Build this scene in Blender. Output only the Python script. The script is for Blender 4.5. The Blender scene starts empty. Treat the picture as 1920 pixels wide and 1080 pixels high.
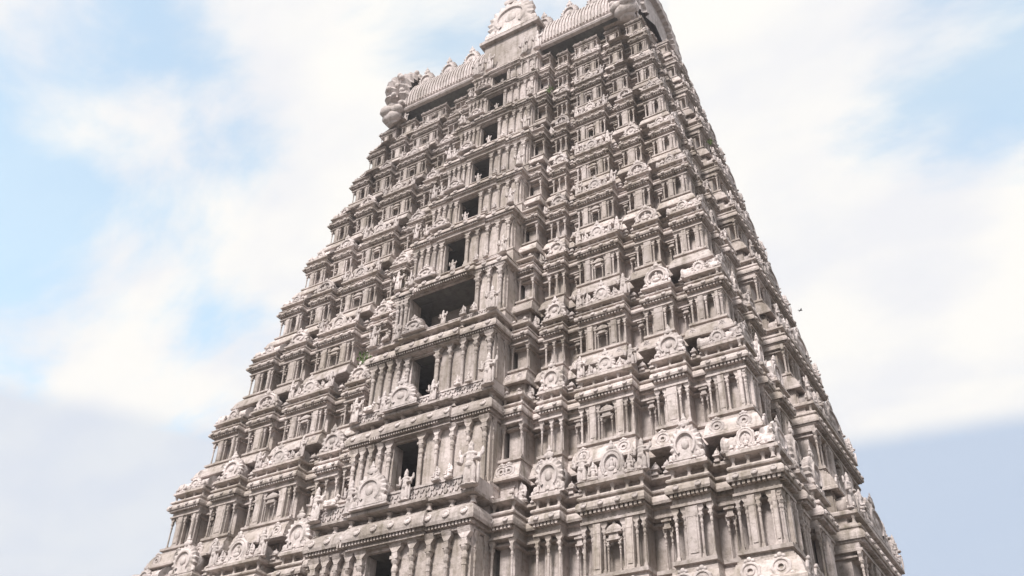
import bpy, bmesh, math, random
from mathutils import Vector, Matrix
random.seed(11)
R = math.radians
SC = bpy.context.scene
COL = SC.collection

# ------------------------------------------------------------------ camera
ZG = 16.08                                   # height of the lowest cornice in view above the ground
cam_d = bpy.data.cameras.new("camera"); cam = bpy.data.objects.new("camera", cam_d); COL.objects.link(cam)
SC.camera = cam
YAW, PITCH, ROLL = -0.5655524, 0.6314642, 0.0316463
fw = Vector((math.sin(YAW) * math.cos(PITCH), math.cos(YAW) * math.cos(PITCH), math.sin(PITCH)))
rt = Vector((math.cos(YAW), -math.sin(YAW), 0)); up = rt.cross(fw)
r2 = rt * math.cos(ROLL) + up * math.sin(ROLL); u2 = up * math.cos(ROLL) - rt * math.sin(ROLL)
m = Matrix((r2, u2, -fw)).transposed().to_4x4()
m.translation = Vector((24.786, -40.8284, -14.48 + ZG))
cam.matrix_world = m
cam_d.sensor_width = 36.0; cam_d.lens = 1778.18 / 1920 * 36.0
cam_d.clip_start = 0.5; cam_d.clip_end = 9000

# ------------------------------------------------------------------ sky, sun, exposure
SUN_EL, SUN_AZ = R(47), R(4)               # azimuth of the sun seen from the tower front (-y), + towards +x
sun_dir = Vector((math.sin(SUN_AZ) * math.cos(SUN_EL), -math.cos(SUN_AZ) * math.cos(SUN_EL), math.sin(SUN_EL)))
W = bpy.data.worlds.new("World"); SC.world = W; W.use_nodes = True
nt = W.node_tree; nt.nodes.clear()
def N(t, **kw):
    n = nt.nodes.new(t)
    for k, v in kw.items(): setattr(n, k, v)
    return n
L = lambda a, b: nt.links.new(a, b)
def M(op, a, b=None, clamp=False):
    n = N("ShaderNodeMath", operation=op, use_clamp=clamp)
    for i, v in enumerate((a, b)):
        if v is None: continue
        if isinstance(v, (int, float)): n.inputs[i].default_value = v
        else: L(v, n.inputs[i])
    return n.outputs[0]
def MR(v, a, b, c, d):
    n = N("ShaderNodeMapRange", interpolation_type='SMOOTHSTEP'); L(v, n.inputs[0])
    for i, x in enumerate((a, b, c, d)): n.inputs[i + 1].default_value = x
    return n.outputs[0]
sky = N("ShaderNodeTexSky", sky_type='NISHITA', sun_disc=False)
sky.sun_elevation = SUN_EL; sky.sun_rotation = math.atan2(sun_dir.x, sun_dir.y); sky.dust_density = 1.5; sky.air_density = 1.0; sky.ozone_density = 0.4
tc = N("ShaderNodeTexCoord"); sep = N("ShaderNodeSeparateXYZ"); L(tc.outputs["Generated"], sep.inputs[0])
den = M('ADD', M('MAXIMUM', sep.outputs[2], 0.0), 0.30)
cmb = N("ShaderNodeCombineXYZ"); L(M('DIVIDE', sep.outputs[0], den), cmb.inputs[0]); L(M('DIVIDE', sep.outputs[1], den), cmb.inputs[1])
mp = N("ShaderNodeMapping"); L(cmb.outputs[0], mp.inputs[0]); mp.inputs["Location"].default_value = (3.1, 1.7, 0.0)
mp.inputs["Rotation"].default_value = (0, 0, R(24)); mp.inputs["Scale"].default_value = (1.0, 1.55, 1.0)
nz = N("ShaderNodeTexNoise"); L(mp.outputs[0], nz.inputs["Vector"]); nz.inputs["Scale"].default_value = 2.6; nz.inputs["Detail"].default_value = 7; nz.inputs["Roughness"].default_value = 0.6; nz.inputs["Distortion"].default_value = 0.35
nz2 = N("ShaderNodeTexNoise"); L(mp.outputs[0], nz2.inputs["Vector"]); nz2.inputs["Scale"].default_value = 3.6; nz2.inputs["Detail"].default_value = 5
def toward(az, elv, width):                   # 1 at a compass direction of the sky, fading out over some degrees
    v = Vector((math.sin(R(az)) * math.cos(R(elv)), math.cos(R(az)) * math.cos(R(elv)), math.sin(R(elv))))
    d = N("ShaderNodeVectorMath", operation='DOT_PRODUCT'); L(tc.outputs["Generated"], d.inputs[0]); d.inputs[1].default_value = v
    return MR(d.outputs["Value"], math.cos(R(width)), 1.0, 0.0, 1.0)
cov = M('ADD', M('MULTIPLY', nz.outputs["Fac"], .75), .15)
for az, elv, wd_, amt in ((-64, 37.5, 16, -.30), (4, 43.5, 12, -.20), (-51, 41, 13, .14), (-7, 38, 15, .13), (-68, 43, 7, .16), (-62, 30, 8, .14)):
    cov = M('ADD', cov, M('MULTIPLY', toward(az, elv, wd_), amt))
fac = MR(cov, 0.35, 0.53, 0.44, 1.0)
shade = N("ShaderNodeMix", data_type='RGBA'); L(MR(nz2.outputs["Fac"], 0.36, 0.60, 0, 1), shade.inputs["Factor"])
shade.inputs["A"].default_value = (0.88, 0.885, 0.915, 1); shade.inputs["B"].default_value = (1.0, 0.98, 0.94, 1)
# a level grey-blue bank of haze lies along the whole horizon, its top some 26 degrees up
nz3 = N("ShaderNodeTexNoise"); L(tc.outputs["Generated"], nz3.inputs["Vector"]); nz3.inputs["Scale"].default_value = 5.0; nz3.inputs["Detail"].default_value = 3
el = M('ADD', sep.outputs[2], M('MULTIPLY', M('SUBTRACT', nz3.outputs["Fac"], 0.5), 0.012))
bank = MR(el, 0.422, 0.448, 1.0, 0.0)
bk = N("ShaderNodeMix", data_type='RGBA'); L(M('MULTIPLY', bank, M('ADD', M('MULTIPLY', toward(8, 20, 48), .5), .45)), bk.inputs["Factor"]); L(shade.outputs["Result"], bk.inputs["A"])
bk.inputs["B"].default_value = (0.53, 0.63, 0.79, 1)
bg1 = N("ShaderNodeBackground")
tint = N("ShaderNodeMix", data_type='RGBA', blend_type='MULTIPLY'); tint.inputs["Factor"].default_value = 1.0; L(sky.outputs[0], tint.inputs["A"]); tint.inputs["B"].default_value = (.84, 1.16, 1.04, 1)
L(tint.outputs["Result"], bg1.inputs[0]); bg1.inputs[1].default_value = 0.15
bg2 = N("ShaderNodeBackground"); L(bk.outputs["Result"], bg2.inputs[0]); bg2.inputs[1].default_value = 0.43
mx = N("ShaderNodeMixShader"); L(M('MAXIMUM', fac, bank), mx.inputs[0]); L(bg1.outputs[0], mx.inputs[1]); L(bg2.outputs[0], mx.inputs[2])
L(mx.outputs[0], N("ShaderNodeOutputWorld").inputs[0])
sd = bpy.data.lights.new("sun", 'SUN'); sd.energy = 2.5; sd.angle = R(12); sd.color = (1.0, 0.955, 0.93)
so = bpy.data.objects.new("sun", sd); COL.objects.link(so); so.rotation_euler = (-sun_dir).to_track_quat('-Z', 'Y').to_euler()
vs = SC.view_settings; vs.view_transform = 'Standard'; vs.look = 'None'; vs.gamma = 1.0; vs.use_curve_mapping = False; vs.exposure = 1.25

# ------------------------------------------------------------------ materials
def stone(name, lo, hi, grime, bump=0.35, streak=0.5):
    mt = bpy.data.materials.new(name); mt.use_nodes = True; t = mt.node_tree; b = t.nodes["Principled BSDF"]
    def n(ty, **kw):
        x = t.nodes.new(ty)
        for k, v in kw.items(): setattr(x, k, v)
        return x
    l = t.links.new
    g = n("ShaderNodeNewGeometry")
    def noise(scale, det, vec=None, rough=.6):
        x = n("ShaderNodeTexNoise"); l(vec or g.outputs["Position"], x.inputs["Vector"])
        x.inputs["Scale"].default_value = scale; x.inputs["Detail"].default_value = det; x.inputs["Roughness"].default_value = rough
        return x.outputs["Fac"]
    def rng(v, a, c, o0, o1):
        x = n("ShaderNodeMapRange"); l(v, x.inputs[0])
        for i, q in enumerate((a, c, o0, o1)): x.inputs[i + 1].default_value = q
        return x.outputs[0]
    def mix(f, a, c, mode='MIX'):
        x = n("ShaderNodeMix", data_type='RGBA', blend_type=mode)
        l(f, x.inputs["Factor"])
        for s, v in (("A", a), ("B", c)):
            if isinstance(v, tuple): x.inputs[s].default_value = (*v, 1)
            else: l(v, x.inputs[s])
        return x.outputs["Result"]
    base = mix(rng(noise(0.55, 5), .38, .62, 0, 1), lo, hi)
    base = mix(rng(noise(0.13, 3), .5, .68, 0, .45), base, tuple(v * .72 for v in lo))
    mpn = n("ShaderNodeMapping"); l(g.outputs["Position"], mpn.inputs[0]); mpn.inputs["Scale"].default_value = (3.2, 3.2, 0.28)
    base = mix(rng(noise(1.0, 4, mpn.outputs[0]), .50, .72, 0, streak), base, grime)
    base = mix(rng(noise(3.6, 6, None, .72), .50, .70, 0, .65), base, grime)
    oi = n("ShaderNodeObjectInfo")
    hv = n("ShaderNodeHueSaturation"); l(base, hv.inputs["Color"]); l(rng(oi.outputs["Random"], 0, 1, .84, 1.14), hv.inputs["Value"]); base = hv.outputs["Color"]
    l(base, b.inputs["Base Color"]); b.inputs["Roughness"].default_value = 0.92
    b.inputs["Specular IOR Level"].default_value = 0.2
    bp = n("ShaderNodeBump"); bp.inputs["Strength"].default_value = bump; bp.inputs["Distance"].default_value = 0.12
    l(noise(7.0, 5, None, .65), bp.inputs["Height"]); l(bp.outputs[0], b.inputs["Normal"])
    return mt
def plain(name, c, rough=.8):
    mt = bpy.data.materials.new(name); mt.use_nodes = True; t = mt.node_tree; b = t.nodes["Principled BSDF"]
    x = t.nodes.new("ShaderNodeTexNoise"); x.inputs["Scale"].default_value = 4; x.inputs["Detail"].default_value = 5
    r = t.nodes.new("ShaderNodeMix"); r.data_type = 'RGBA'; t.links.new(x.outputs["Fac"], r.inputs["Factor"])
    r.inputs["A"].default_value = (*[v * .65 for v in c], 1); r.inputs["B"].default_value = (*[min(1, v * 1.3) for v in c], 1)
    t.links.new(r.outputs["Result"], b.inputs["Base Color"]); b.inputs["Roughness"].default_value = rough
    return mt
MS = stone("weathered_stone", (.34, .29, .255), (.53, .462, .438), (.145, .122, .09), .45, .75)
MW = stone("limewashed_stucco", (.44, .385, .36), (.60, .53, .51), (.21, .18, .15), .35, .6)
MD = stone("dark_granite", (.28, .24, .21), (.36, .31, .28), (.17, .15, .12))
MN = stone("shade_dark_stone", (.10, .10, .095), (.15, .145, .135), (.06, .06, .055))  # near-black stone whose colour stands in for deep shade
MGREEN = plain("leaf_green", (.10, .17, .035)); MBIRD = plain("dark_feathers", (.045, .042, .045)); MGR = plain("dusty_ground", (.10, .085, .065), .95)
MBR = plain("tarnished_copper", (.42, .27, .10), .4)

# ------------------------------------------------------------------ mesh builder
class MB:
    def __init__(s): s.v = []; s.f = []; s.s = []
    def add(s, vs, fs, smooth=False):
        o = len(s.v); s.v += [tuple(p) for p in vs]; s.f += [tuple(i + o for i in f) for f in fs]; s.s += [smooth] * len(fs); return s
    def box(s, x0, x1, y0, y1, z0, z1, tx=0.0, ty=0.0):
        v = [(x0, y0, z0), (x1, y0, z0), (x1, y1, z0), (x0, y1, z0), (x0 + tx, y0 + ty, z1), (x1 - tx, y0 + ty, z1), (x1 - tx, y1 - ty, z1), (x0 + tx, y1 - ty, z1)]
        return s.add(v, [(3, 2, 1, 0), (4, 5, 6, 7), (0, 1, 5, 4), (1, 2, 6, 5), (2, 3, 7, 6), (3, 0, 4, 7)])
    def lathe(s, prof, n=8, c=(0, 0, 0), sx=1, sy=1, smooth=False, rot=0.0):
        v = []; f = []
        for r, z in prof:
            for i in range(n):
                a = 2 * math.pi * (i + .5) / n + rot
                v.append((c[0] + sx * r * math.cos(a), c[1] + sy * r * math.sin(a), c[2] + z))
        for j in range(len(prof) - 1):
            for i in range(n):
                k = (i + 1) % n; f.append((j * n + i, j * n + k, (j + 1) * n + k, (j + 1) * n + i))
        f.append(tuple(range(n - 1, -1, -1))); f.append(tuple((len(prof) - 1) * n + i for i in range(n)))
        return s.add(v, f, smooth)
    def loft(s, rings, smooth=False, caps=(True, True)):
        n = len(rings[0]); v = [p for r in rings for p in r]; f = []
        for j in range(len(rings) - 1):
            for i in range(n):
                k = (i + 1) % n; f.append((j * n + i, j * n + k, (j + 1) * n + k, (j + 1) * n + i))
        if caps[0]: f.append(tuple(range(n - 1, -1, -1)))
        if caps[1]: f.append(tuple((len(rings) - 1) * n + i for i in range(n)))
        return s.add(v, f, smooth)
    def ell(s, c, r, n=10, m=7):
        return s.lathe([(max(.02, math.sin(math.pi * j / m)), -math.cos(math.pi * j / m) * r[2]) for j in range(m + 1)], n, c, r[0], r[1], True)
    def merge(s, o, mat):
        return s.add([mat @ Vector(p) for p in o.v], o.f) if False else s._m(o, mat)
    def _m(s, o, mat):
        k = len(s.v); s.v += [tuple(mat @ Vector(p)) for p in o.v]; s.f += [tuple(i + k for i in f) for f in o.f]; s.s += o.s; return s
    def mesh(s, name, mat):
        me = bpy.data.meshes.new(name); me.from_pydata(s.v, [], s.f); me.polygons.foreach_set("use_smooth", s.s); me.materials.append(mat); me.update(); return me
def link(name, me, parent=None, loc=(0, 0, 0), rz=0.0, sc=(1, 1, 1), **props):
    o = bpy.data.objects.new(name, me); COL.objects.link(o); o.parent = parent; o.location = loc; o.rotation_euler = (0, 0, rz); o.scale = sc
    for k, v in props.items(): o[k] = v
    return o
# swept mouldings: plan = rectilinear CCW polygon [(x, y)], ef = offset factor per edge
def offset(plan, ef, o):
    n = len(plan); out = []
    for i in range(n):
        p0, p1, p2 = plan[i - 1], plan[i], plan[(i + 1) % n]
        def nr(a, b):
            dx, dy = b[0] - a[0], b[1] - a[1]; l = math.hypot(dx, dy) or 1; return (dy / l, -dx / l)
        n1, n2 = nr(p0, p1), nr(p1, p2)
        if abs(n1[0] - n2[0]) + abs(n1[1] - n2[1]) < 1e-6: out.append((p1[0] + o * n1[0] * ef[i - 1], p1[1] + o * n1[1] * ef[i - 1]))
        else: out.append((p1[0] + o * (n1[0] * ef[i - 1] + n2[0] * ef[i]), p1[1] + o * (n1[1] * ef[i - 1] + n2[1] * ef[i])))
    return out
def sweep(mb, plan, ef, prof, caps=(False, False)):
    return mb.loft([[(x, y, z) for x, y in offset(plan, ef, o)] for o, z in prof], False, caps)

# ------------------------------------------------------------------ tower measures
ZC = [-6.4, 0, 5.45, 9.96, 14.55, 18.63, 22.42, 26.39, 30.14, 33.3, 35.7]     # cornice heights
wz = lambda z: 17 - .1786 * z
dz = lambda z: 11.05 - .1965 * z
PB = [1.85, 1.75, 1.4, 1.85, 1.6, 1.5, 1.15, .95, .9, .9, .9]                   # how far the middle bay stands out
BL, BRR = -.17, .328                                                          # the bay along the front, as shares of the half width
mirror = lambda u: BL - (u - BRR) * (1 + BL) / (1 - BRR)
SEG_R = [('E', BRR - .02, .384, .45), ('A', .41, .49, 0.0), ('B', .535, .70, .16), ('C', .745, .845, .05), ('D', .88, 1.0, 0.0)]
SEG_F = [(k, mirror(b), mirror(a), p) for k, a, b, p in reversed(SEG_R)] + [('N', mirror(BRR - .02), BRR - .02, None)] + SEG_R
SEG_S = [('D', -1, -.83, 0), ('A', -.77, -.68, 0), ('C', -.62, -.44, .1), ('S', -.36, .36, .85), ('C', .44, .62, .1), ('A', .68, .77, 0), ('D', .83, 1, 0)]
def plan_of(z, j):
    w, d = wz(z), dz(z); s = .55 + .45 * (w / 17); r = .56 * s; pts = []; ef = []
    def run(segs, half, toP):
        line = []; 
        for i, (k, a, b, p) in enumerate(segs):
            q = (-3.2 if k == 'N' else p * s)
            if i == 0: line += [(a * half, q), (b * half, q)]
            elif a * half - line[-1][0] < .02: line += [(a * half, q), (b * half, q)]
            else: line += [(line[-1][0], -r), (a * half, -r), (a * half, q), (b * half, q)]
        if len(line) > 2:
            pass
        return [toP(*l) for l in line]
    fr = run(SEG_F, w, lambda u, q: (u, -d - q))
    ri = run(SEG_S, d, lambda u, q: (w + q, u))
    bk = run([(k, a, b, (0.8 if p is None else p)) if k != 'N' else ('S', a, b, .8) for k, a, b, p in [(k, -b, -a, p) for k, a, b, p in reversed(SEG_F)]], w, lambda u, q: (-u, d + q))
    le = run(SEG_S, d, lambda u, q: (-w - q, -u))
    for side in (fr, ri, bk, le):
        pts += side if not pts else side[1:]
    pts.pop()
    n = len(pts)
    for i in range(n):
        a, b = pts[i], pts[(i + 1) % n]; ln = abs(a[0] - b[0]) + abs(a[1] - b[1])
        horiz = abs(a[1] - b[1]) < 1e-6
        mid = ((a[0] + b[0]) / 2, (a[1] + b[1]) / 2)
        onfront = abs(abs(mid[1]) - d) < 3.5 and abs(mid[0]) < w - 1e-3
        onside = abs(abs(mid[0]) - w) < 3.5 and abs(mid[1]) < d - 1e-3
        ret = (horiz and abs(abs(mid[0]) - w) < 1.4 and abs(mid[1]) < d - 1e-3) or ((not horiz) and abs(abs(mid[1]) - d) < 3.6 and abs(mid[0]) < w - 1e-3)
        ef.append(.4 if ret else 1.0)
    return pts, ef
def bay_plan(j, extra=.16):
    z = ZC[j]; w, d = wz(z), dz(z); y = -d - PB[j]; xl, xr = BL * w, BRR * w; c = (xl + xr) / 2; e = (xr - xl) * .24
    P = [(xl, y), (c - e, y), (c - e, y - extra), (c + e, y - extra), (c + e, y), (xr, y), (xr, -d + 2.0), (xl, -d + 2.0)]
    return P, [1, .4, 1, .4, 1, 1, 1, 1], (xl, xr, c, y, e)

# ------------------------------------------------------------------ carved pieces (unit size)
def make_pilaster():
    b = MB()
    b.box(-.11, .11, -.10, .1, 0, .07); b.box(-.09, .09, -.08, .1, .07, .11)
    b.lathe([(.075, .11), (.07, .60), (.085, .605), (.085, .625), (.066, .63), (.066, .66), (.095, .68), (.10, .71), (.075, .74), (.07, .75), (.125, .79), (.125, .81)], 8)
    b.box(-.13, .13, -.12, .1, .81, .845); b.box(-.09, .09, -.09, .1, .845, .885)
    b.add([(-.2, -.08, .945), (.2, -.08, .945), (.2, .1, .945), (-.2, .1, .945), (-.08, -.10, .885), (.08, -.10, .885), (.08, .1, .885), (-.08, .1, .885), (-.2, -.15, 1), (.2, -.15, 1), (.2, .1, 1), (-.2, .1, 1)],
          [(4, 5, 1, 0), (5, 6, 2, 1), (7, 4, 0, 3), (0, 1, 9, 8), (1, 2, 10, 9), (3, 0, 8, 11), (8, 9, 10, 11)])
    return b
def make_gable(n=15):
    """horseshoe dormer: pleated fan rim, ring, boss, crest and the little vault behind; 1 wide, 1 tall, base at z=0, face towards -y"""
    b = MB(); cx, cz = 0, .40; a0, a1 = R(-48), R(228); N2 = n * 2
    rings = []
    for i in range(N2 + 1):
        a = a0 + (a1 - a0) * i / N2; hi = i % 2 == 0
        ro = .50 if hi else .455; yo = -.30 if hi else -.24; ca, sa = math.cos(a), math.sin(a)
        pt = lambda r, y: (cx + r * ca, y, max(0.02, cz + r * sa * .92))
        rings.append([pt(ro * .97, -.05), pt(ro, yo + .03), pt(ro * .97, yo), pt(.34, -.33), pt(.31, -.39), pt(.265, -.39), pt(.25, -.30), pt(.10, -.29)])
    m_ = len(rings[0]); v = [p for r in rings for p in r]; f = []
    for i in range(N2):
        for j in range(m_ - 1): f.append((i * m_ + j, (i + 1) * m_ + j, (i + 1) * m_ + j + 1, i * m_ + j + 1))
    b.add(v, f)
    b.box(-.28, .28, -.32, -.05, .0, .30)                                   # body under the ring
    b.ell((0, -.30, cz), (.12, .10, .13), 8, 5)                               # boss
    b.box(-.56, .56, -.34, .1, 0, .05); b.box(-.5, .5, -.36, .05, .05, .085)  # sill
    for sx in (-1, 1):
        b.ell((sx * .45, -.25, .13), (.10, .10, .10), 7, 5); b.ell((sx * .36, -.33, .12), (.07, .06, .08), 6, 4)
    b.lathe([(.10, .82), (.13, .87), (.12, .93), (.08, .97), (.10, 1.0), (.05, 1.05), (.02, 1.14)], 7, (0, -.25, 0), 1, .8)   # crest
    for sx in (-1, 1): b.ell((sx * .11, -.25, .90), (.06, .06, .06), 6, 4)
    sec = [(.40 * math.cos(a) * (1.05 if 0 < a < math.pi else 1), .40 + .40 * math.sin(a)) for a in [R(-50) + R(280) * k / 12 for k in range(13)]]
    b.loft([[(x, -.22, max(0, z)) for x, z in sec], [(x * .96, .75, max(0, z * .97)) for x, z in sec]], True)
    return b
def make_gable3():
    b = MB(); a0, a1 = R(-40), R(220); n = 22; rings = []
    for i in range(n + 1):
        a = a0 + (a1 - a0) * i / n; ca, sa = math.cos(a), math.sin(a); f_ = 1.0 + .05 * math.cos(i * math.pi / 1.5)
        pt = lambda r, y: (r * ca, y, max(.02, .42 + r * sa))
        rings.append([pt(.49 * f_, -.05), pt(.50 * f_, -.26), pt(.43, -.34), pt(.38, -.30), pt(.35, -.36), pt(.30, -.36), pt(.28, -.22), pt(.05, -.20)])
    m_ = len(rings[0]); f = [(i * m_ + j, (i + 1) * m_ + j, (i + 1) * m_ + j + 1, i * m_ + j + 1) for i in range(n) for j in range(m_ - 1)]
    b.add([p for r in rings for p in r], f)
    b.box(-.3, .3, -.30, -.05, 0, .25); b.box(-.55, .55, -.36, .1, 0, .06); b.box(-.48, .48, -.34, .05, .06, .12)
    for c, r in (((0, -.30, .28), (.17, .09, .08)), ((0, -.28, .42), (.09, .08, .13)), ((0, -.29, .58), (.06, .06, .07)), ((-.13, -.29, .42), (.04, .05, .10)), ((.13, -.29, .42), (.04, .05, .10)),
                 ((-.47, -.25, .12), (.10, .09, .13)), ((.47, -.25, .12), (.10, .09, .13)), ((0, -.24, .98), (.12, .10, .10)), ((-.14, -.24, .93), (.07, .07, .07)), ((.14, -.24, .93), (.07, .07, .07))): b.ell(c, r, 8, 5)
    b.lathe([(.08, 1.02), (.09, 1.08), (.03, 1.18)], 6, (0, -.24, 0))
    sec = [(.40 * math.cos(a), .42 + .42 * math.sin(a)) for a in [R(-50) + R(280) * k / 12 for k in range(13)]]
    b.loft([[(x, -.22, max(0, z)) for x, z in sec], [(x * .96, .75, max(0, z * .97)) for x, z in sec]], True)
    return b
def make_barrel(lx=1.0):
    """wagon-vault shrine roof along x: 1 long, 1 deep, 1 tall"""
    b = MB()
    sec = [(-.5, 0), (-.52, .06), (-.47, .08), (-.44, .14), (-.46, .24), (-.45, .38), (-.38, .55), (-.26, .70), (-.12, .78), (0, .80)]
    sec = sec + [(-y, z) for y, z in reversed(sec[:-1])]
    xs = [-.5, -.49, -.46, -.45] + [-.45 + .9 * i / 18 for i in range(1, 18)] + [.45, .46, .49, .5]
    rings = []
    for i, x in enumerate(xs):
        k = 1.06 if x in (-.5, -.49, .5, .49) else (1.0 if i % 2 else .965)
        rings.append([(x, y * k, z * k if z > .1 else z) for y, z in sec])
    b.loft(rings)
    for x in (-.3, 0, .3): b.lathe([(.03, .78), (.05, .82), (.055, .86), (.03, .90), (.035, .93), (.01, 1.0)], 6, (x, 0, 0), .8, 1.4)
    return b
def make_dome():
    """bulging square dome with rounded corners and pot finial: 1 x 1 x 1"""
    b = MB(); rings = []
    def ring(h, z, p):
        o = []
        for i in range(24):
            a = 2 * math.pi * i / 24; c, s_ = math.cos(a), math.sin(a); k = (abs(c) ** p + abs(s_) ** p) ** (-1 / p)
            q = 1.0 if i % 3 else 1.03
            o.append((h * k * c * q, h * k * s_ * q, z))
        return o
    for h, z, p in [(.52, 0, 9), (.54, .05, 9), (.50, .09, 8), (.44, .11, 7), (.43, .17, 6), (.47, .25, 5), (.48, .34, 4.5), (.455, .45, 4), (.38, .58, 3.4), (.27, .68, 3), (.15, .74, 2.6), (.10, .76, 2)]: rings.append(ring(h, z, p))
    b.loft(rings)
    b.lathe([(.09, .75), (.13, .79), (.13, .83), (.06, .88), (.08, .91), (.02, 1.02)], 8)
    for sgn, rot in ((1, 0), (1, 90), (1, 180), (1, 270)):
        g = MB(); g.lathe([(.16, 0), (.17, .03), (.12, .05), (.06, .05)], 10); 
        b._m(g, Matrix.Rotation(R(rot), 4, 'Z') @ Matrix.Translation((0, -.465, .36)) @ Matrix.Rotation(R(90), 4, 'X'))
    return b
def make_cap():
    b = MB(); b.box(-.4, .4, -.4, .4, 0, .12); b.box(-.3, .3, -.3, .3, .12, .38, .05, .05)
    b.box(-.5, .5, -.5, .5, .38, .48); b.lathe([(.46, .48), (.5, .56), (.42, .72), (.25, .85), (.1, .9), (.12, .95), (.03, 1.05)], 8, rot=R(0)); return b
def make_roundel():
    b = MB(); prof = [(.5, .0), (.5, .10), (.44, .14), (.38, .14), (.34, .08), (.24, .08), (.22, .13), (.14, .13), (.13, -.06)]
    n = 14; v = []; f = []
    for j, (r, z) in enumerate(prof):
        for i in range(n):
            a = 2 * math.pi * i / n; q = r * (1.06 if (j < 3 and i % 2) else 1); v.append((q * math.cos(a), -z, .5 + q * math.sin(a)))
    for j in range(len(prof) - 1):
        for i in range(n): k = (i + 1) % n; f.append((j * n + i, j * n + k, (j + 1) * n + k, (j + 1) * n + i))
    b.add(v, f)
    for x, z, r in ((0, 1.1, .15), (-.18, 1.03, .11), (.18, 1.03, .11), (-.5, .12, .12), (.5, .12, .12)): b.ell((x, -.07, z), (r, .1, r), 7, 5)
    return b
def figure(kind):
    b = MB()
    if kind == 'stand':
        P = [((-.07, 0, .26), (.07, .07, .28)), ((.08, -.02, .26), (.07, .07, .28)), ((0, 0, .50), (.13, .09, .10)), ((0, 0, .64), (.11, .08, .15)), ((0, 0, .75), (.16, .08, .06)), ((0, -.01, .85), (.068, .07, .085)), ((0, 0, .95), (.065, .06, .09)), ((0, 0, 1.03), (.03, .03, .06)),
             ((-.19, -.01, .64), (.045, .05, .13)), ((.19, -.01, .64), (.045, .05, .13)), ((-.21, -.07, .53), (.04, .11, .045)), ((.17, -.09, .58), (.09, .06, .045)), ((-.25, .02, .80), (.04, .04, .11)), ((.25, .02, .80), (.04, .04, .11)), ((.22, -.08, .25), (.04, .04, .27)), ((0, 0, .02), (.22, .14, .04)), ((0, .05, .45), (.10, .06, .4))]
    elif kind == 'sit':
        P = [((-.15, -.06, .10), (.20, .12, .09)), ((.15, -.06, .10), (.20, .12, .09)), ((0, -.02, .12), (.18, .14, .11)), ((0, 0, .32), (.14, .10, .20)), ((0, 0, .50), (.19, .09, .07)), ((0, -.01, .64), (.09, .09, .10)), ((0, 0, .77), (.08, .07, .11)), ((0, 0, .88), (.035, .035, .06)),
             ((-.22, -.02, .38), (.05, .06, .15)), ((.22, -.02, .38), (.05, .06, .15)), ((-.20, -.12, .26), (.05, .12, .05)), ((.20, -.12, .28), (.05, .12, .05)), ((0, .06, .5), (.26, .04, .34)), ((0, 0, .02), (.36, .18, .04))]
    else:
        P = [((0, 0, .28), (.42, .17, .20)), ((.15, 0, .42), (.13, .11, .12)), ((.40, -.03, .48), (.14, .10, .18)), ((.50, -.10, .62), (.12, .09, .09)), ((.60, -.12, .58), (.08, .06, .06)), ((.46, -.16, .74), (.03, .03, .08)), ((.46, .0, .74), (.03, .03, .08)), ((-.30, -.14, .12), (.16, .07, .10)), ((.25, -.16, .10), (.17, .06, .08)), ((-.36, .0, .3), (.10, .14, .18)), ((0, 0, .03), (.52, .24, .05))]
    for c, r in P: b.ell(c, r, 10, 8)
    me = b.mesh("tmp", MS); o = bpy.data.objects.new("tmp", me); COL.objects.link(o)
    r = o.modifiers.new("r", 'REMESH'); r.mode = 'VOXEL'; r.voxel_size = .022
    d = o.modifiers.new("d", 'DECIMATE'); d.ratio = .16
    dg = bpy.context.evaluated_depsgraph_get(); out = bpy.data.meshes.new_from_object(o.evaluated_get(dg)); out.name = "statue_" + kind
    bpy.data.objects.remove(o); bpy.data.meshes.remove(me)
    out.polygons.foreach_set("use_smooth", [False] * len(out.polygons)); out.materials.clear(); out.materials.append(MW)
    return out
def make_panel():
    b = MB(); b.box(-.5, .5, -.5, .5, 0, 1); b.box(-.34, .34, -.56, -.49, .12, .80); b.box(-.40, .40, -.58, -.49, .80, .86); b.box(-.5, .5, -.54, -.49, 0, .07)
    return b
ME_PAN = make_panel().mesh("wall_panel", MS)
B_PIL = make_pilaster(); ME_PIL = B_PIL.mesh("pilaster", MS)
ME_GAB = make_gable().mesh("gable_arch", MW); ME_GAB2 = make_gable(11).mesh("gable_arch_plain", MW); ME_GAB3 = make_gable3().mesh("gable_arch_figure", MW)
GABS = [ME_GAB, ME_GAB2, ME_GAB3]
ME_BAR = make_barrel().mesh("barrel_shrine_roof", MW); ME_DOM = make_dome().mesh("domed_shrine_roof", MW)
B_CAP = make_cap(); ME_CAP = B_CAP.mesh("cap_stone", MW); B_RND = make_roundel(); ME_RND = B_RND.mesh("roundel", MW)
ST = {k: figure(k) for k in ('stand', 'sit', 'bull')}

# ------------------------------------------------------------------ ground
g = MB(); g.add([(-1500, -1500, 0), (1500, -1500, 0), (1500, 1500, 0), (-1500, 1500, 0)], [(0, 1, 2, 3)])
link("ground", g.mesh("ground", MGR), kind="structure")

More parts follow.
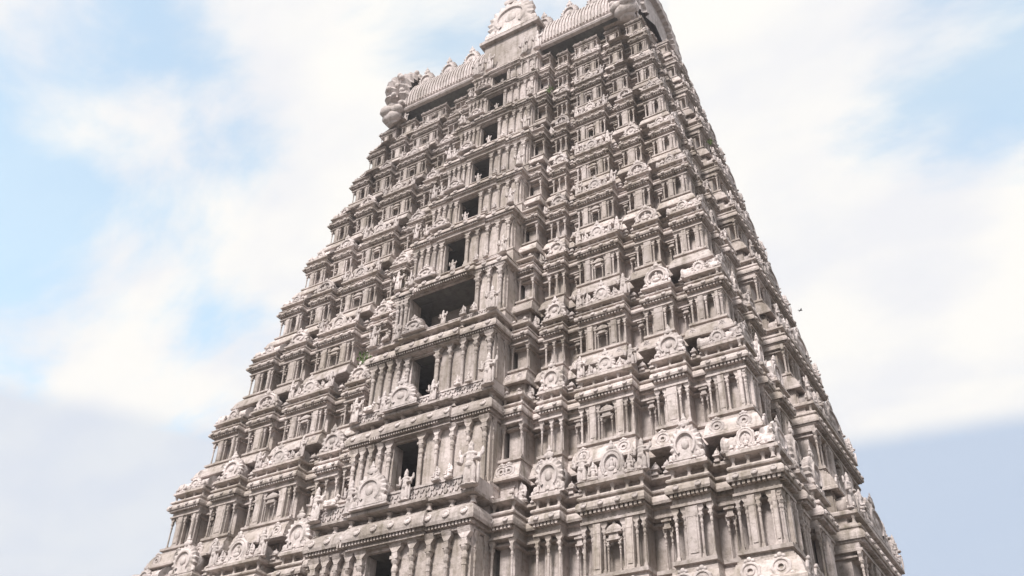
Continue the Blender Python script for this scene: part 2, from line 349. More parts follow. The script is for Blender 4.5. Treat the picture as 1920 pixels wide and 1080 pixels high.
# ------------------------------------------------------------------ the tower
T = link("temple_tower", None, None, (0, 0, 0), label="tall tapering carved stone temple gateway tower with rows of pilasters and shrine roofs", category="tower")
def jit(a): return random.uniform(-a, a)
def put(name, me, parent, face, s, out, z, sc, **kw):
    loc = (s, -out, z + ZG) if face == 'F' else (out, s, z + ZG)
    return link(name, me, parent, loc, (0 if face == 'F' else R(90)) + kw.pop('rz', 0), sc, **kw)
def Mat(face, s, out, z, sc):
    loc = Vector((s, -out, z + ZG)) if face == 'F' else Vector((out, s, z + ZG))
    return Matrix.Translation(loc) @ Matrix.Rotation(0 if face == 'F' else R(90), 4, 'Z') @ Matrix.Diagonal((*sc, 1))
def pil(mass, parent, face, s, out, z, h, wd, dp=None, ind=True):
    sc = (wd / .26, (dp or wd) / .26, h)
    if ind: put("pilaster", ME_PIL, parent, face, s, out, z, sc)
    else: mass._m(B_PIL, Mat(face, s, out, z, sc))

OPEN = {0: (1.4, .44, .885), 1: (1.42, .47, .885), 2: (1.40, .42, .895), 3: (4.1, .28, .93), 4: (1.35, .26, .85), 5: (1.35, .25, .85), 6: (1.3, .25, .85), 7: (1.3, .25, .85), 8: (1.25, .22, .85), 9: (1.2, .2, .85)}
for k in range(0, 10):
    z0, z1 = ZC[k], ZC[k + 1]; h = z1 - z0; w, d = wz(z1), dz(z1); s = .55 + .45 * (w / 17); r = .56 * s
    q = (min(1.0, h / 4.5) if k else 1.15) * .82                       # scale of mouldings
    plan, ef = plan_of(z1, k + 1)
    Z = lambda f: z0 + f * h + ZG
    near = k <= 2
    # --- wall
    b = MB()
    sweep(b, plan, ef, [(-1.6 * q, Z(-.05)), (-1.6 * q, Z(.37)), (-.45 * q, Z(.39)), (-.45 * q, Z(.50)), (-.14 * q, Z(.512)), (-.14 * q, Z(.526)), (-.27 * q, Z(.53)), (-.27 * q, Z(.546)), (-.12 * q, Z(.55)), (-.12 * q, Z(.572)),
                        (-.80 * q, Z(.576)), (-.80 * q, Z(.845)), (-.50 * q, Z(.85)), (-.50 * q, Z(.86)), (-.62 * q, Z(.865)), (-.62 * q, Z(.875)), (-.22 * q, Z(.88)), (-.22 * q, Z(.895)), (-.32 * q, Z(.90)), (-.32 * q, Z(.96))])
    S = link("storey", b.mesh("storey", MS), T)
    # --- sloping string course above the little shrines
    b = MB()
    sweep(b, plan, ef, [(-.7 * q, Z(.385)), (.28 * q, Z(.362)), (.33 * q, Z(.365)), (.33 * q, Z(.385)), (.26 * q, Z(.395)), (.17 * q, Z(.45)), (.03 * q, Z(.492)), (-.06 * q, Z(.496)), (-.06 * q, Z(.51)), (-.4 * q, Z(.513))])
    link("string_course", b.mesh("string_course", MS), S)
    # --- cornice with its neck and slab
    b = MB()
    kap = [(-.40 * q, Z(.93)), (-.20 * q, Z(.94)), (-.20 * q, Z(.962)), (-.10 * q, Z(.962)), (-.06 * q, Z(.952)), (-.01 * q, Z(.952)), (.03 * q, Z(.966)), (.0, Z(.99)), (-.10 * q, Z(1.008)), (-.20 * q, Z(1.012)), (-.20 * q, Z(1.022)), (-.08 * q, Z(1.026)), (-.06 * q, Z(1.034)), (-.12 * q, Z(1.046)), (-.30 * q, Z(1.05)), (-.30 * q, Z(1.06))]
    sweep(b, plan, ef, kap + ([(-.66 * q, Z(1.063)), (-.66 * q, Z(1.105)), (-.22 * q, Z(1.11)), (-.12 * q, Z(1.114)), (-.12 * q, Z(1.134)), (-.24 * q, Z(1.142)), (-2.6, Z(1.145))] if k < 9 else [(-2.6, Z(1.065))]), (False, True))
    link("cornice", b.mesh("cornice", MS), S)
    # --- details per pavilion
    mass = MB(); posts = MB(); kud = MB(); dent = MB(); bars = MB()
    zp, hp = z0 + .57 * h, .307 * h
    pw = .18 * q
    for face, segs, half, base in (('F', SEG_F, w, d), ('R', SEG_S, d, w)):
        for i, (kd, a, c, p) in enumerate(segs):
            a, c = a * half, c * half
            if kd == 'N': continue
            P = p * s; o = base + P - .36 * q
            # trim ends the way the sweep does
            a1 = a + (.36 * q * (1.0 if abs(abs(a) - half) < 1e-6 else .4)); c1 = c - (.36 * q * (1.0 if abs(abs(c) - half) < 1e-6 else .4))
            n = {'A': 3, 'B': 6, 'C': 4, 'D': 5, 'S': 9, 'E': 2}[kd]
            lay = {'A': (0, .5, 1), 'B': (0, .13, .33, .67, .87, 1), 'C': (0, .27, .73, 1), 'D': (0, .2, .5, .8, 1), 'S': (0, .08, .2, .35, .65, .8, .92, 1), 'E': (0, 1)}[kd]
            L_ = c1 - a1 - pw * .7
            for t_ in lay:
                pil(mass, S, face, a1 + pw * .35 + L_ * t_ + jit(.012), o - .02, zp, hp, pw * random.uniform(.94, 1.08), pw * 1.05, near and not (face == 'R' and t_ > .4 and kd == 'S') and not (face == 'R' and a > 0))
            for t_ in {'B': (.23, .77), 'C': (.5,), 'D': (.35, .9), 'S': (.275, .725, .5), 'A': (), 'E': ()}[kd]:
                wid = L_ * {'B': .12, 'C': .34, 'D': .18 if t_ == .35 else .10, 'S': .10}[kd]
                put("wall_panel", ME_PAN, S, face, a1 + pw * .35 + L_ * t_, o - .10, zp, (wid, .5 * q, hp * .98))
            if kd in 'BS':                                        # a miniature shrine front in the middle
                m_ = (a1 + c1) / 2; g_ = L_ * .10 if kd == 'B' else L_ * .07
                for sx in (-1, 1): pil(mass, S, face, m_ + sx * g_, o + .02, zp, hp * .66, pw * .7, pw, False)
                mass._m(B_CAP, Mat(face, m_, o + .0, zp + hp * .62, (g_ * 2.8, pw * 1.7, hp * .36)))
            # niches: small aedicule pairs between the pilasters of the wide ones
            # recess pilaster on the left of this pavilion
            if i:
                pa = segs[i - 1][2] * half; mid = (pa + a) / 2; gap = a - pa
                if gap > .45:
                    for sx in (-1, 1): pil(mass, S, face, mid + sx * .13 * q, base - r - .46 * q, zp, hp * .82, pw * .62, pw, False)
                    mass._m(B_CAP, Mat(face, mid, base - r - .40 * q, zp + hp * .80, (.42 * q, .3 * q, .22 * h * .5)))
            # dentils under the cornice
            nd = max(3, int((c - a) / (.20 * q)))
            for j in range(nd):
                t = a + .12 + (c - a - .24) * (j + .5) / nd
                x = MB(); x.box(-.055 * q, .055 * q, -.02, .22 * q, 0, .028 * h); dent._m(x, Mat(face, t, base + P - .10 * q, z0 + .932 * h, (1, 1, 1)))
            nk = max(1, round((c - a) / (.75 * q)))
            for j in range(nk):
                t = a + (c - a) * (j + .5) / nk
                x = MB(); x.lathe([(.17, 0), (.17, .07), (.12, .10), (.08, .06)], 9)
                kud._m(x, Mat(face, t, base + P + .0 * q, z0 + .978 * h, (q * .8, q * .8, q * .8)) @ Matrix.Rotation(R(62), 4, 'X'))
            # stub posts under the slab
            ns = {'A': 3, 'B': 5, 'C': 3, 'D': 4, 'S': 7, 'E': 2}[kd]
            for j in range(ns):
                t = a + .22 * q + (c - a - .44 * q) * j / (ns - 1)
                x = MB(); x.lathe([(.13, 0), (.10, .15), (.07, .3), (.07, .55), (.12, .8), (.15, 1.0)], 6); posts._m(x, Mat(face, t, base + P - .38 * q, z0 + 1.055 * h, (q * .9, q * .9, .056 * h)))
            # bars in the shadowed recess
            nb = max(3, int((c - a) / .22))
            for j in range(nb):
                t = a + (c - a) * (j + .5) / nb
                x = MB(); x.lathe([(.06, 0), (.045, .2), (.045, .75), (.07, .9), (.07, 1)], 5); bars._m(x, Mat(face, t, base + P - .74 * q, z0 + .10 * h, (q, q, .27 * h)))
            # roundels on the string course
            wd = h * (.10 if k < 2 else .075 if k == 2 else .052)
            for t in ((a + wd * .8, c - wd * .8) if kd != 'A' or k < 3 else ((a + c) / 2,)):
                if k < 7: put("roundel", ME_RND, S, face, t, base + P + .17 * q, z0 + .388 * h, (wd * 1.05, wd, wd))
                else: kud._m(B_RND, Mat(face, t, base + P + .17 * q, z0 + .388 * h, (wd * 1.05, wd, wd)))
            if kd in 'ES':                                        # piers that carry the jutting ends of the string course
                pwid = (c - a - .3 * q) if kd == 'E' else .7 * q
                for t in ([(a + c) / 2] if kd == 'E' else [a + pwid / 2 + .12 * q, c - pwid / 2 - .12 * q]):
                    put("wall_panel", ME_PAN, S, face, t, base + P - .62 * q, z0 + .08 * h, (pwid, 1.1 * q, .292 * h))
    link("pilasters" if False else "pilaster_row", mass.mesh("pilaster_row", MS), S, kind="stuff")
    link("rosette_row", kud.mesh("rosette_row", MW), S, kind="stuff")
    link("dentil_row", dent.mesh("dentil_row", MS), S, kind="stuff")
    link("stub_post_row", posts.mesh("stub_post_row", MS), S, kind="stuff")
    link("baluster_row", bars.mesh("baluster_row", MS), S, kind="stuff")
    # --- little shrines standing on the cornice below this storey
    wb, db = wz(z0), dz(z0); sb = .55 + .45 * (wb / 17); hp_ = (ZC[k] - ZC[k - 1]) if k else 6.2; qb = (min(1.0, hp_ / 4.5) if k > 1 else 1.15) * .9
    zb = z0 + .145 * hp_ - .01
    if k >= 1:
        caps = MB()
        for face, segs, half, base in (('F', SEG_F, wb, db), ('R', SEG_S, db, wb)):
            for i, (kd, a, c, p) in enumerate(segs):
                a, c = a * half, c * half; mid = (a + c) / 2; wd = c - a
                if kd == 'N': continue
                o = base + p * sb - .30 * qb; hh = .24 * h
                if kd in 'AC':
                    gh = h * (.34 if k == 1 else .31 if k == 2 else .255) * random.uniform(.94, 1.05)
                    put("gable_arch", ME_GAB if k == 1 else random.choice(GABS), S, face, mid + jit(.04), o - .30, zb, (wd * (.95 if kd == 'A' else .80) * random.uniform(.96, 1.04), 1.05 * qb, gh), rz=jit(.02))
                elif kd == 'B':
                    put("barrel_shrine_roof", ME_BAR, S, face, mid, o - .45 * qb, zb, (wd * .86, 1.0 * qb, hh * .62))
                    put("gable_arch", random.choice(GABS), S, face, mid + jit(.05), o - .12 * qb, zb - .02, (wd * .36, .6 * qb, hh * 1.0))
                    for sx in (-1, 1):
                        put("statue", ST['stand'], S, face, mid + sx * wd * .45, o - .02, zb, (hh * 1.15, hh * 1.1, hh * random.uniform(.9, 1.1)), rz=jit(.25))
                        put("statue", ST['sit'], S, face, mid + sx * wd * .27, o + .03, zb, (hh * .55, hh * .6, hh * random.uniform(.55, .7)), rz=jit(.2))
                elif kd == 'D':
                    if face == 'F':
                        end = 1 if mid > 0 else -1; dd = (1 - .83) * db; cxy = (end * (wb - .34 * qb - wd * .43), db - .30 * qb - dd * .43)
                        link("corner_shrine_roof", ME_BAR, S, (cxy[0], -cxy[1], zb + ZG), 0, (wd * .95, dd * .95, hh * .86))
                        put("gable_arch", random.choice(GABS), S, face, mid - end * wd * .12, o - .10, zb - .01, (wd * .36, .5, hh * .74), rz=jit(.02))
                        if end > 0: link("gable_arch", ME_GAB2, S, (wb - .38 * qb, -cxy[1], zb + ZG - .012), R(90), (dd * 1.0, .5, hh * 1.0))
                        put("statue", ST['bull' if k % 2 else 'sit'], S, face, mid + end * wd * .26, o + .02, zb, (hh * .5 * -end, hh * .5, hh * .5))
                    elif mid > 0:
                        link("domed_shrine_roof", ME_DOM, S, (wb - .30 * qb - wd * .43, mid, zb + ZG), 0, (wd * .92, wd * .92, hh * 1.02))
                elif kd == 'S':
                    put("gable_arch", ME_GAB, S, face, mid, o - .15, zb, (wd * .42, .9, hh * 1.45))
                    for sx in (-1, 1):
                        put("gable_arch", ME_GAB2, S, face, mid + sx * wd * .36, o - .3, zb, (wd * .16, .7, hh * .9))
                        put("statue", ST['stand'], S, face, mid + sx * wd * .24, o, zb, (hh * 1.1, hh, hh * 1.15), rz=jit(.3))
                        put("statue", ST['sit'], S, face, mid + sx * wd * .36, o + .05, zb, (hh * .9, hh * .8, hh * .9), rz=jit(.3))
                        put("statue", ST['stand'], S, face, mid + sx * wd * .47, o, zb, (hh * 1.1, hh, hh * 1.15), rz=jit(.3))
                nc = int(wd / .42)
                for j in range(nc):
                    if random.random() < .3: continue
                    caps._m(B_CAP, Mat(face, a + wd * (j + .5) / nc + jit(.05), base + p * sb - .26 * qb, zb - .01, (.17 + jit(.03), .17, random.uniform(.2, .42))))
                # cap stones and figures in the recesses
                if i and segs[i - 1][0] != 'N':
                    pa = segs[i - 1][2] * half; rm = (pa + a) / 2; gap = a - pa
                    for sx in ((-.5, .5) if gap > .55 else (0,)):
                        put("cap_stone", ME_CAP, S, face, rm + sx * gap * .62, base - .48 * sb - .30 * qb + .04, zb - .05, (min(.36, gap * .42), .36 * qb, hh * .42))
                if i and segs[i - 1][0] == 'N' or kd == 'A':
                    pass
        link("cap_row", caps.mesh("cap_row", MW), S, kind="stuff")
        # slender pier and figures in the deep corner beside the bay
        for sx, u in ((1, BRR), (-1, BL)):
            x = u * wb + sx * .38
            put("statue", ST['sit'], S, 'F', x + sx * .25, db - .48 * sb - .2, zb, (.8 * hh, .7 * hh, .8 * hh), rz=jit(.2))
    # --- the middle bay
    P, E_, (xl, xr, c, yf, e) = bay_plan(k + 1)
    ow, os_, ot = OPEN[k]; c -= (.65 if k == 1 else .42)
    b = MB()
    Zb = lambda f: z0 + f * h + ZG
    bp = [(-.34 * q, Zb(ot + .005)), (-.34 * q, Zb(ot + .012)), (-.22 * q, Zb(ot + .014)), (-.22 * q, Zb(ot + .022)), (-.30 * q, Zb(ot + .024)), (-.30 * q, Zb(max(.925, ot + .026))), (-.18 * q, Zb(max(.93, ot + .028))), (-.18 * q, Zb(.96)), (-.08 * q, Zb(.96)), (-.04 * q, Zb(.945)), (.0, Zb(.945)), (.03 * q, Zb(.965)), (0, Zb(1.0)), (-.08 * q, Zb(1.03)), (-.2 * q, Zb(1.048)), (-.30 * q, Zb(1.052)),
                      (-.30 * q, Zb(1.062)), (-.66 * q, Zb(1.066)), (-.66 * q, Zb(1.108)), (-.18 * q, Zb(1.113)), (-.08 * q, Zb(1.117)), (-.08 * q, Zb(1.136)), (-.22 * q, Zb(1.145))]
    if k >= 3: bp = bp[:6] + [(-.18 * q, Zb(max(.935, ot + .028))), (-.18 * q, Zb(.962)), (-.06 * q, Zb(.962)), (-.03 * q, Zb(.956)), (.01 * q, Zb(.956)), (.02 * q, Zb(.975)), (-.04 * q, Zb(1.005)), (-.16 * q, Zb(1.025)), (-.26 * q, Zb(1.03)), (-.26 * q, Zb(1.045)), (-.12 * q, Zb(1.048)), (-.12 * q, Zb(1.06)), (-.4 * q, Zb(1.062))]
    sweep(b, P, E_, bp, (True, True))
    link("bay_cornice", b.mesh("bay_cornice", MS), S)
    yb = -dz(z1) + 2.0; yw = yf + (.50 if k < 3 else .40) * q
    for side, (xa, xb) in (('l', (xl + .34 * q, c - ow / 2)), ('r', (c + ow / 2, xr - .34 * q))):
        b = MB(); th = .62 if k < 3 else .9 if k == 3 else .28
        if side == 'l': pl = [(xa, yw), (xb, yw), (xb, yw + th), (xa + .45, yw + th), (xa + .45, yb), (xa, yb)]; e0 = [1, 0, 0, 0, 0, 1]
        else: pl = [(xa, yw), (xb, yw), (xb, yb), (xb - .45, yb), (xb - .45, yw + th), (xa, yw + th)]; e0 = [1, 1, 0, 0, 0, 0]
        sweep(b, pl, e0, [(.34 * q, Zb(.0)), (.34 * q, Zb(.27)), (.26 * q, Zb(.275)), (.26 * q, Zb(.30)), (.32 * q, Zb(.305)), (.32 * q, Zb(.33)), (0, Zb(.335)), (0, Zb(ot + .03))], (True, True))
        link("bay_wall", b.mesh("bay_wall", MS), S)
        n = {3: 3}.get(k, 5)
        for j in range(n):
            t = xa + .12 + (xb - xa - .24) * (j + .08) / (n - .84)
            big = (j == (n - 1 if side == 'r' else 0)) or (j == (0 if side == 'r' else n - 1))
            pil(None, S, 'F', t, -yw + .17 * q, z0 + .335 * h, (ot + .02 - .335) * h + .01, (.40 if big else .30) * q, .34 * q, True)
        xe = xr - .42 * q
    for t in (.25, .9, 1.5):                                      # pilasters on the bay's right flank
        if yw + t < -d - .2: put("pilaster", ME_PIL, S, 'R', yw + t, xr - .36 * q, z0 + .335 * h, (.24 * q / .26, .24 * q / .26, (ot - .315) * h))
    b = MB(); b.box(c - ow / 2 - .02, c + ow / 2 + .02, yw + .12, yb, Zb(0), Zb(os_)); link("door_sill", b.mesh("door_sill", MS), S)
    b = MB()
    for sx in (-1, 1): b.box(c + sx * (ow / 2 + .045) - .07, c + sx * (ow / 2 + .045) + .07, yw - .06, yw + .25, Zb(os_ * .95), Zb(ot))
    b.box(c - ow / 2 - .16, c + ow / 2 + .16, yw - .10, yw + .045, Zb(ot - .012), Zb(ot + .018))
    link("door_frame", b.mesh("door_frame", MS), S)
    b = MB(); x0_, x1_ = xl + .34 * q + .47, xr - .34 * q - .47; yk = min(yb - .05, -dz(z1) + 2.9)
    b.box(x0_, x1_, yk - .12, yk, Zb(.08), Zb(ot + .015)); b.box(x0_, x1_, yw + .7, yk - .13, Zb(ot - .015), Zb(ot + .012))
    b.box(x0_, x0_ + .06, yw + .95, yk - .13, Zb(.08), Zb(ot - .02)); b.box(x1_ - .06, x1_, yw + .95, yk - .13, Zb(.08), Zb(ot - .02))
    b.box(c - ow / 2 + .03, c + ow / 2 - .03, yw + .05, yw + .68, Zb(ot - .016), Zb(ot + .002))  # dark plate below the lintel, soffit shade put into its colour
    link("chamber_shade_lining", b.mesh("chamber_shade_lining", MN), S)  # added dark plates, the room's shade painted as colour
    if k == 3:
        b = MB()                                                # back wall of the open porch, with blind niches
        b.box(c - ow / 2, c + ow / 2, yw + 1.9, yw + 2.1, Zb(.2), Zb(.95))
        link("porch_back_wall", b.mesh("porch_back_wall", MD), S)
    kb = MB(); nk = int((xr - xl) / .8)
    for j in range(nk):
        t = xl + (xr - xl) * (j + .5) / nk; f_ = .16 if abs(t - (xl + xr) / 2) < e else 0
        x = MB(); x.lathe([(.19, 0), (.19, .07), (.13, .11), (.08, .06)], 9); kb._m(x, Mat('F', t, -yf + f_ - .03, z0 + .995 * h, (q, q, q)) @ Matrix.Rotation(R(66), 4, 'X'))
    link("rosette_row", kb.mesh("bay_rosette_row", MW), S, kind="stuff")
    # dentils of the bay
    b = MB(); nd = int((xr - xl) / (.17 * q))
    for j in range(nd):
        t = xl + .1 + (xr - xl - .2) * (j + .5) / nd; f_ = .16 if abs(t - c) < e else 0
        b.box(t - .045 * q, t + .045 * q, yf - f_ + .08 * q, yf - f_ + .4 * q, Zb(.925), Zb(.952))
    link("dentil_row", b.mesh("bay_dentil_row", MS), S, kind="stuff")
    # parapet on the bay cornice below
    if k >= 1:
        Pb, Eb, (xl0, xr0, c0, yf0, e0_) = bay_plan(k)
        zq = z0 + (.145 if k < 4 else .055) * hp_ + ZG - .01; ph = (.12 if k < 3 else .06 if k == 3 else .05) * h
        b = MB(); b.box(xl0 + .35, xr0 - .35, yf0 + .22, yf0 + .55, zq, zq + ph * .85); b.box(xl0 + .3, xr0 - .3, yf0 + .17, yf0 + .6, zq + ph * .85, zq + ph)
        b.box(xr0 - .55, xr0 - .22, yf0 + .25, -dz(z0) - .1, zq, zq + ph)
        link("parapet", b.mesh("parapet", MW), S)
        b = MB(); pw_ = 0.0; stp = .26
        n_ = int((xr0 - xl0 - .9) / stp)
        for j in range(n_):
            xa = xl0 + .45 + j * stp
            for x1, x2 in ((xa, xa + stp), (xa + stp, xa)):
                zA, zB = zq + .05 * ph, zq + .80 * ph; t = .035
                b.add([(x1 - t, yf0 + .225, zA), (x1 + t, yf0 + .225, zA), (x2 + t, yf0 + .225, zB), (x2 - t, yf0 + .225, zB), (x1 - t, yf0 + .17, zA), (x1 + t, yf0 + .17, zA), (x2 + t, yf0 + .17, zB), (x2 - t, yf0 + .17, zB)],
                      [(4, 5, 6, 7), (0, 4, 7, 3), (1, 2, 6, 5), (3, 7, 6, 2)])
        link("lattice", b.mesh("lattice", MW), S, kind="stuff")
        if k < 4:
            b = MB()
            for j in range(9):
                t = xl0 + .3 + (xr0 - xl0 - .6) * j / 8; f_ = .16 if abs(t - c0) < e0_ else 0
                b.lathe([(.15, 0), (.11, .015 * h), (.08, .03 * h), (.08, .035 * h), (.13, .045 * h), (.16, .05 * h)], 6, (t, yf0 - f_ + .40, z0 + .062 * hp_ + ZG))
            link("stub_post_row", b.mesh("bay_stub_posts", MS), S, kind="stuff")
        gx = c0 - (.8 if k < 4 else 1.25); zz = zq - ZG
        put("gable_arch", ME_GAB, S, 'F', gx, -yf0 + .02, zz, (1.75 * sb * (1 if k < 3 else .75), .8, (.33 if k < 3 else .19) * h))
        for x, sc in ((gx - 1.2 * sb, .26 if k < 3 else .2), (gx + 1.65 * sb, .24 if k < 3 else .17), (xl0 + .35, .28), (xr0 - .25, .34 if k < 3 else .27)):
            put("statue", ST['stand'], S, 'F', x, -yf0 + .0, zz, (sc * h * 1.1, sc * h, sc * h * random.uniform(.95, 1.05)), rz=jit(.2))
        for x, kd in ((xl0 + 1.1, 'bull'), (xr0 - 1.3, 'sit'), (xr0 - 1.9, 'sit')):
            put("statue", ST[kd], S, 'F', x, -yf0 - .05, zz + ph * .9, (.13 * h, .12 * h, .13 * h), rz=jit(.3))

# --- lower walls down to the ground
b = MB(); z = ZC[0]; plan, ef = plan_of(z, 0)
zz = z + ZG
sweep(b, plan, ef, [(.9, 0), (.9, 1.2), (.6, 1.3), (.6, 1.7), (.8, 1.8), (.8, 2.2), (.2, 2.4), (.2, 6.2), (.5, 6.4), (.5, 6.8), (.2, 7), (-.3, 7.2), (-.3, zz - .6), (0, zz - .3), (0, zz), (-.3, zz + .4), (-2.5, zz + .5)], (False, True))
link("base_wall", b.mesh("base_wall", MD), T)
P, E_, (xl, xr, c, yf, e) = bay_plan(0)
b = MB(); sweep(b, P, E_, [(.6, 0), (.6, 1.5), (.1, 1.7), (-.3, 1.8), (-.3, zz - .5), (0, zz - .2), (0, zz), (-.4, zz + .5)], (True, True)); link("base_bay", b.mesh("base_bay", MD), T)

# ------------------------------------------------------------------ crowning barrel roof
z9 = ZC[10]; w9, d9 = wz(z9), dz(z9)
HX, HY, ZE = 9.9, 3.9, 37.35
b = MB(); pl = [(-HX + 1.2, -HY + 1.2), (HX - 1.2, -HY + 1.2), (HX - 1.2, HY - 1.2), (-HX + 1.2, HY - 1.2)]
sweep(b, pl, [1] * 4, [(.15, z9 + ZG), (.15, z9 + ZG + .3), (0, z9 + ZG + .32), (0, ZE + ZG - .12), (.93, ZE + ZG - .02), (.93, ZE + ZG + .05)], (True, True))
RF = link("barrel_roof", None, T)
link("roof_neck", b.mesh("roof_neck", MN), RF)  # weathered neck and soffit, shade under the eave painted into their colour
sec = [(-HY, 0), (-HY - .08, .12), (-HY, .28), (-HY + .10, .34), (-HY - .02, .5), (-HY - .04, 1.1), (-HY + .12, 1.9), (-HY + .55, 2.9), (-HY + 1.25, 3.9), (-HY + 2.2, 4.7), (-HY + 3.1, 5.15), (0, 5.3)]
sec = sec + [(-y, z) for y, z in reversed(sec[:-1])]
b = MB(); b.loft([[(x, y, z + ZE + ZG) for y, z in sec] for x in (-HX + .4, HX - .4)])
link("vault", b.mesh("vault", MW), RF)
b = MB()
n = 74
for sy in (-1, 1):
    for j in range(n):
        x = -HX + .7 + (2 * HX - 1.4) * j / (n - 1); rings = []
        for y, z in sec[4:8]:
            o = .10
            rings.append([(x - .065, sy * (y - o), z + ZE + ZG), (x + .065, sy * (y - o), z + ZE + ZG), (x + .065, sy * (y + .1), z + ZE + ZG), (x - .065, sy * (y + .1), z + ZE + ZG)])
        b.loft(rings)
link("roof_rib", b.mesh("roof_rib", MW), RF, kind="stuff")
def end_gable(sx):
    b = MB(); pts = []; nn = 40
    for i in range(nn + 1):
        a = R(-38) + R(256) * i / nn; rr = 1.0 if i % 2 == 0 else .93
        pts.append((HY * 1.13 * rr * math.cos(a), 2.7 + 3.45 * rr * math.sin(a)))
    rings = []
    for (y, z) in pts:
        cy, cz = 0, 2.7
        sh = lambda x, t: (x, y * t, cz + (z - cz) * t)
        rings.append([sh(-1.0, .86), sh(-.9, .95), sh(-.6, 1.0), sh(-.35, .96), sh(-.3, .92), sh(-.15, .95), sh(.1, 1.02), sh(.4, 1.02), sh(.65, .97), sh(.75, .88), sh(.62, .78), sh(.66, .72), sh(.85, .68), sh(.85, .55), sh(.55, .52), (.5, 0, cz)])
    m_ = len(rings[0]); v = [p for q_ in rings for p in q_]; f = []
    for i in range(nn):
        for j in range(m_ - 1): f.append((i * m_ + j, (i + 1) * m_ + j, (i + 1) * m_ + j + 1, i * m_ + j + 1))
    b.add(v, f)
    for i in range(1, nn, 1):
        y, z = pts[i]; b.ell((.25 - .45 * (i % 3), y * 1.0, 2.7 + (z - 2.7) * 1.0), (.20, .20, .22), 7, 5)
    b.lathe([(.5, 6.0), (.7, 6.3), (.5, 6.7), (.55, 6.9), (.2, 7.3), (.05, 7.9)], 8, (.3, 0, 0))
    b.box(-.5, .6, -HY + .2, HY - .2, .1, .5)
    for sy in (-1, 1):
        for c_, r_ in (((.1, sy * (HY - .1), .35), (.75, .5, .5)), ((.35, sy * (HY + .25), .75), (.5, .4, .42)), ((-.35, sy * (HY + .05), .75), (.45, .4, .4)), ((.1, sy * (HY - .3), -.05), (.5, .4, .3))): b.ell(c_, r_, 9, 7)
    for sy in (-1, 1):
        b.lathe([(.5, .1), (.62, .4), (.55, .9), (.35, 1.3), (.42, 1.5), (.1, 1.9)], 8, (.25, sy * HY * .95, 0))
    return b
me = end_gable(1).mesh("end_gable", MW)
for sx in (-1, 1): link("end_gable", me, RF, (sx * (HX - .45), 0, ZE + ZG - .75), 0 if sx > 0 else R(180), (1.15, 1.06, 1.10))
for x in [-7.2 + 2.05 * i for i in range(8)]:
    link("dormer_gable", ME_GAB, RF, (x, -HY + .75, ZE + ZG + 2.0), 0, (1.5, 1.2, 2.1))
b = MB(); b.lathe([(.34, 0), (.42, .12), (.28, .25), (.20, .4), (.5, .75), (.58, 1.05), (.42, 1.35), (.18, 1.5), (.26, 1.62), (.14, 1.8), (.12, 2.1), (.02, 2.5)], 14, smooth=True); mf = b.mesh("finial", MBR)
for i in range(11): link("finial", mf, RF, (-8 + 1.6 * i, 0, ZE + ZG + 5.25))
# central dormer block rising through the roof over the bay
P, E_, (xl, xr, c, yf, e) = bay_plan(10)
b = MB(); b.box(xl + .5, xr - .5, yf + .6, -1.5, z9 + ZG + .4, ZE + ZG + 2.2); b.box(xl + .2, xr - .2, yf + .3, -1.5, ZE + ZG + 2.2, ZE + ZG + 2.5); link("dormer_block", b.mesh("dormer_block", MS), RF)
link("dormer_gable", ME_GAB, RF, (c, yf + .9, ZE + ZG + 2.5), 0, (4.0, 1.4, 4.0))
for x in (xl + .2, xr - .2, c - 1.4, c + 1.4): put("statue", ST['stand'], RF, 'F', x, -yf - .2, z9 + .6, (1.5, 1.3, 1.7), rz=jit(.2))
for x in (-8.6, -9.1): put("statue", ST['stand'], RF, 'F', x, HY - .2, z9 + .55, (1.0, 1.0, 1.1), rz=jit(.4))

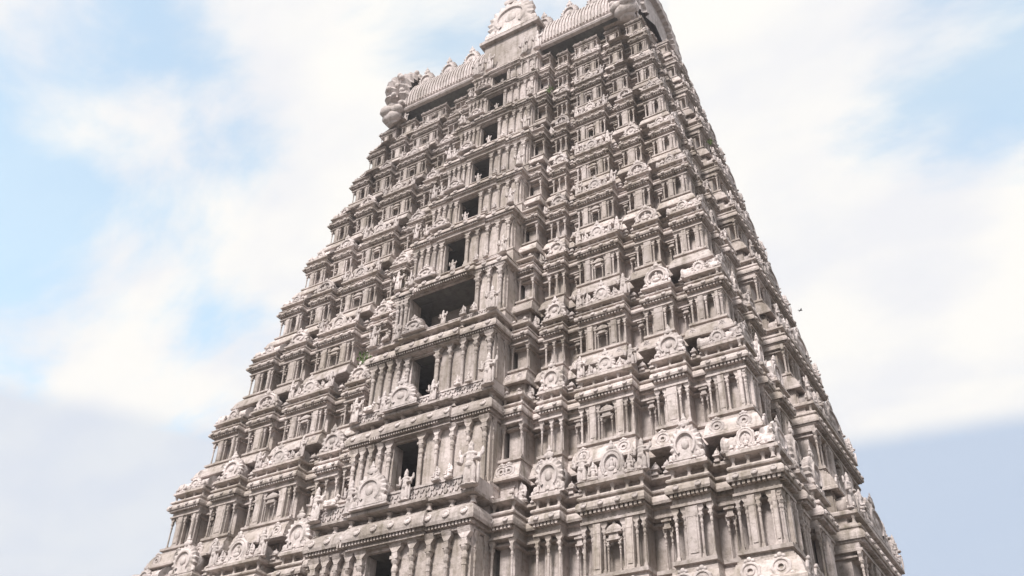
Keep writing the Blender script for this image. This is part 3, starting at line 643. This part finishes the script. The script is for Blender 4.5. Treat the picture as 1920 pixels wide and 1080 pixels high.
# ------------------------------------------------------------------ plants and bird
def plant(loc, size, label, n=60):
    b = MB(); rnd = random.Random(len(label))
    for i in range(n):
        a = rnd.uniform(0, 6.28); r = size * rnd.uniform(.1, .55); zz = size * rnd.uniform(0.05, .9)
        c = Vector((r * math.cos(a), r * math.sin(a) * .7, zz)); l = size * rnd.uniform(.12, .22)
        t = Vector((math.cos(a), math.sin(a), rnd.uniform(-.4, .9))).normalized(); sd_ = t.cross(Vector((rnd.uniform(-1, 1), rnd.uniform(-1, 1), 1))).normalized() * l * .35
        b.add([c - t * l * .5, c + sd_, c + t * l * .6, c - sd_], [(0, 1, 2), (0, 2, 3)])
    o = link("weed", None, None, loc, label=label, category="plant", group="weeds rooted in the tower")
    link("leaves", b.mesh("leaves", MGREEN), o)
    b = MB()
    for i in range(5):
        a = i * 1.3; b.loft([[(x * .02 + k_ * size * .35 * math.cos(a), y * .02 + k_ * size * .25 * math.sin(a), k_ * size * .7) for x, y in ((1, 0), (0, 1), (-1, 0), (0, -1))] for k_ in (0, .5, 1)])
    link("stem", b.mesh("stem", MGREEN), o)
plant((-4.0, -9.55, 9.96 + 1.05 + ZG), .8, "green leafy weed left of the middle bay below the wide porch opening")
plant((4.55, -5.3, 30.14 + .55 + ZG), .55, "small weed in the seam right of the middle bay near the top")
plant((13.75, -3.4, 22.42 + .8 + ZG), .4, "small weed on the right edge high on the tower")
BIRD = tuple(Vector((24.786, -40.8284, -14.48 + ZG)) + 92 * (fw + r2 * (1501 - 960) / 1778.18 + u2 * (540 - 582) / 1778.18).normalized())
b = MB(); b.ell((0, 0, 0), (.30, .10, .09), 10, 7)
bird = link("bird", None, None, BIRD, R(40), sc=(.5, .5, .5), label="small dark bird flying past the right edge of the tower", category="bird")
b.ell((.30, 0, .05), (.10, .07, .07), 8, 6)
b.loft([[(-.25, -.05, .02), (-.25, .05, .02), (-.25, .05, -.02), (-.25, -.05, -.02)], [(-.52, -.11, .0), (-.52, .11, .0), (-.52, .11, -.012), (-.52, -.11, -.012)]])
link("body", b.mesh("body", MBIRD), bird)
for sy in (-1, 1):
    b = MB(); b.loft([[(x, sy * y, z + dz_) for x, z in ((.16, .02), (-.12, .02))] + [(x, sy * y, z + dz_ - .015) for x, z in ((-.12, .02), (.16, .02))] for y, dz_ in ((.04, 0), (.22, .10))] + [[(x, sy * .52, .10) for x in (.02, -.14)] + [(x, sy * .52, .09) for x in (-.14, .02)]])
    link("wing", b.mesh("wing", MBIRD), bird)

# ------------------------------------------------------------------ thin milky air
hm = bpy.data.materials.new("milky_air"); hm.use_nodes = True; ht = hm.node_tree; ht.nodes.remove(ht.nodes["Principled BSDF"])
pv = ht.nodes.new("ShaderNodeVolumePrincipled"); pv.inputs["Color"].default_value = (.93, .93, 1, 1); pv.inputs["Density"].default_value = 0.0006; pv.inputs["Anisotropy"].default_value = 0.2
ht.links.new(pv.outputs[0], ht.nodes["Material Output"].inputs["Volume"])
b = MB(); b.box(-1510, 1510, -1510, 1510, -1, 66); link("haze", b.mesh("haze", hm), kind="stuff")
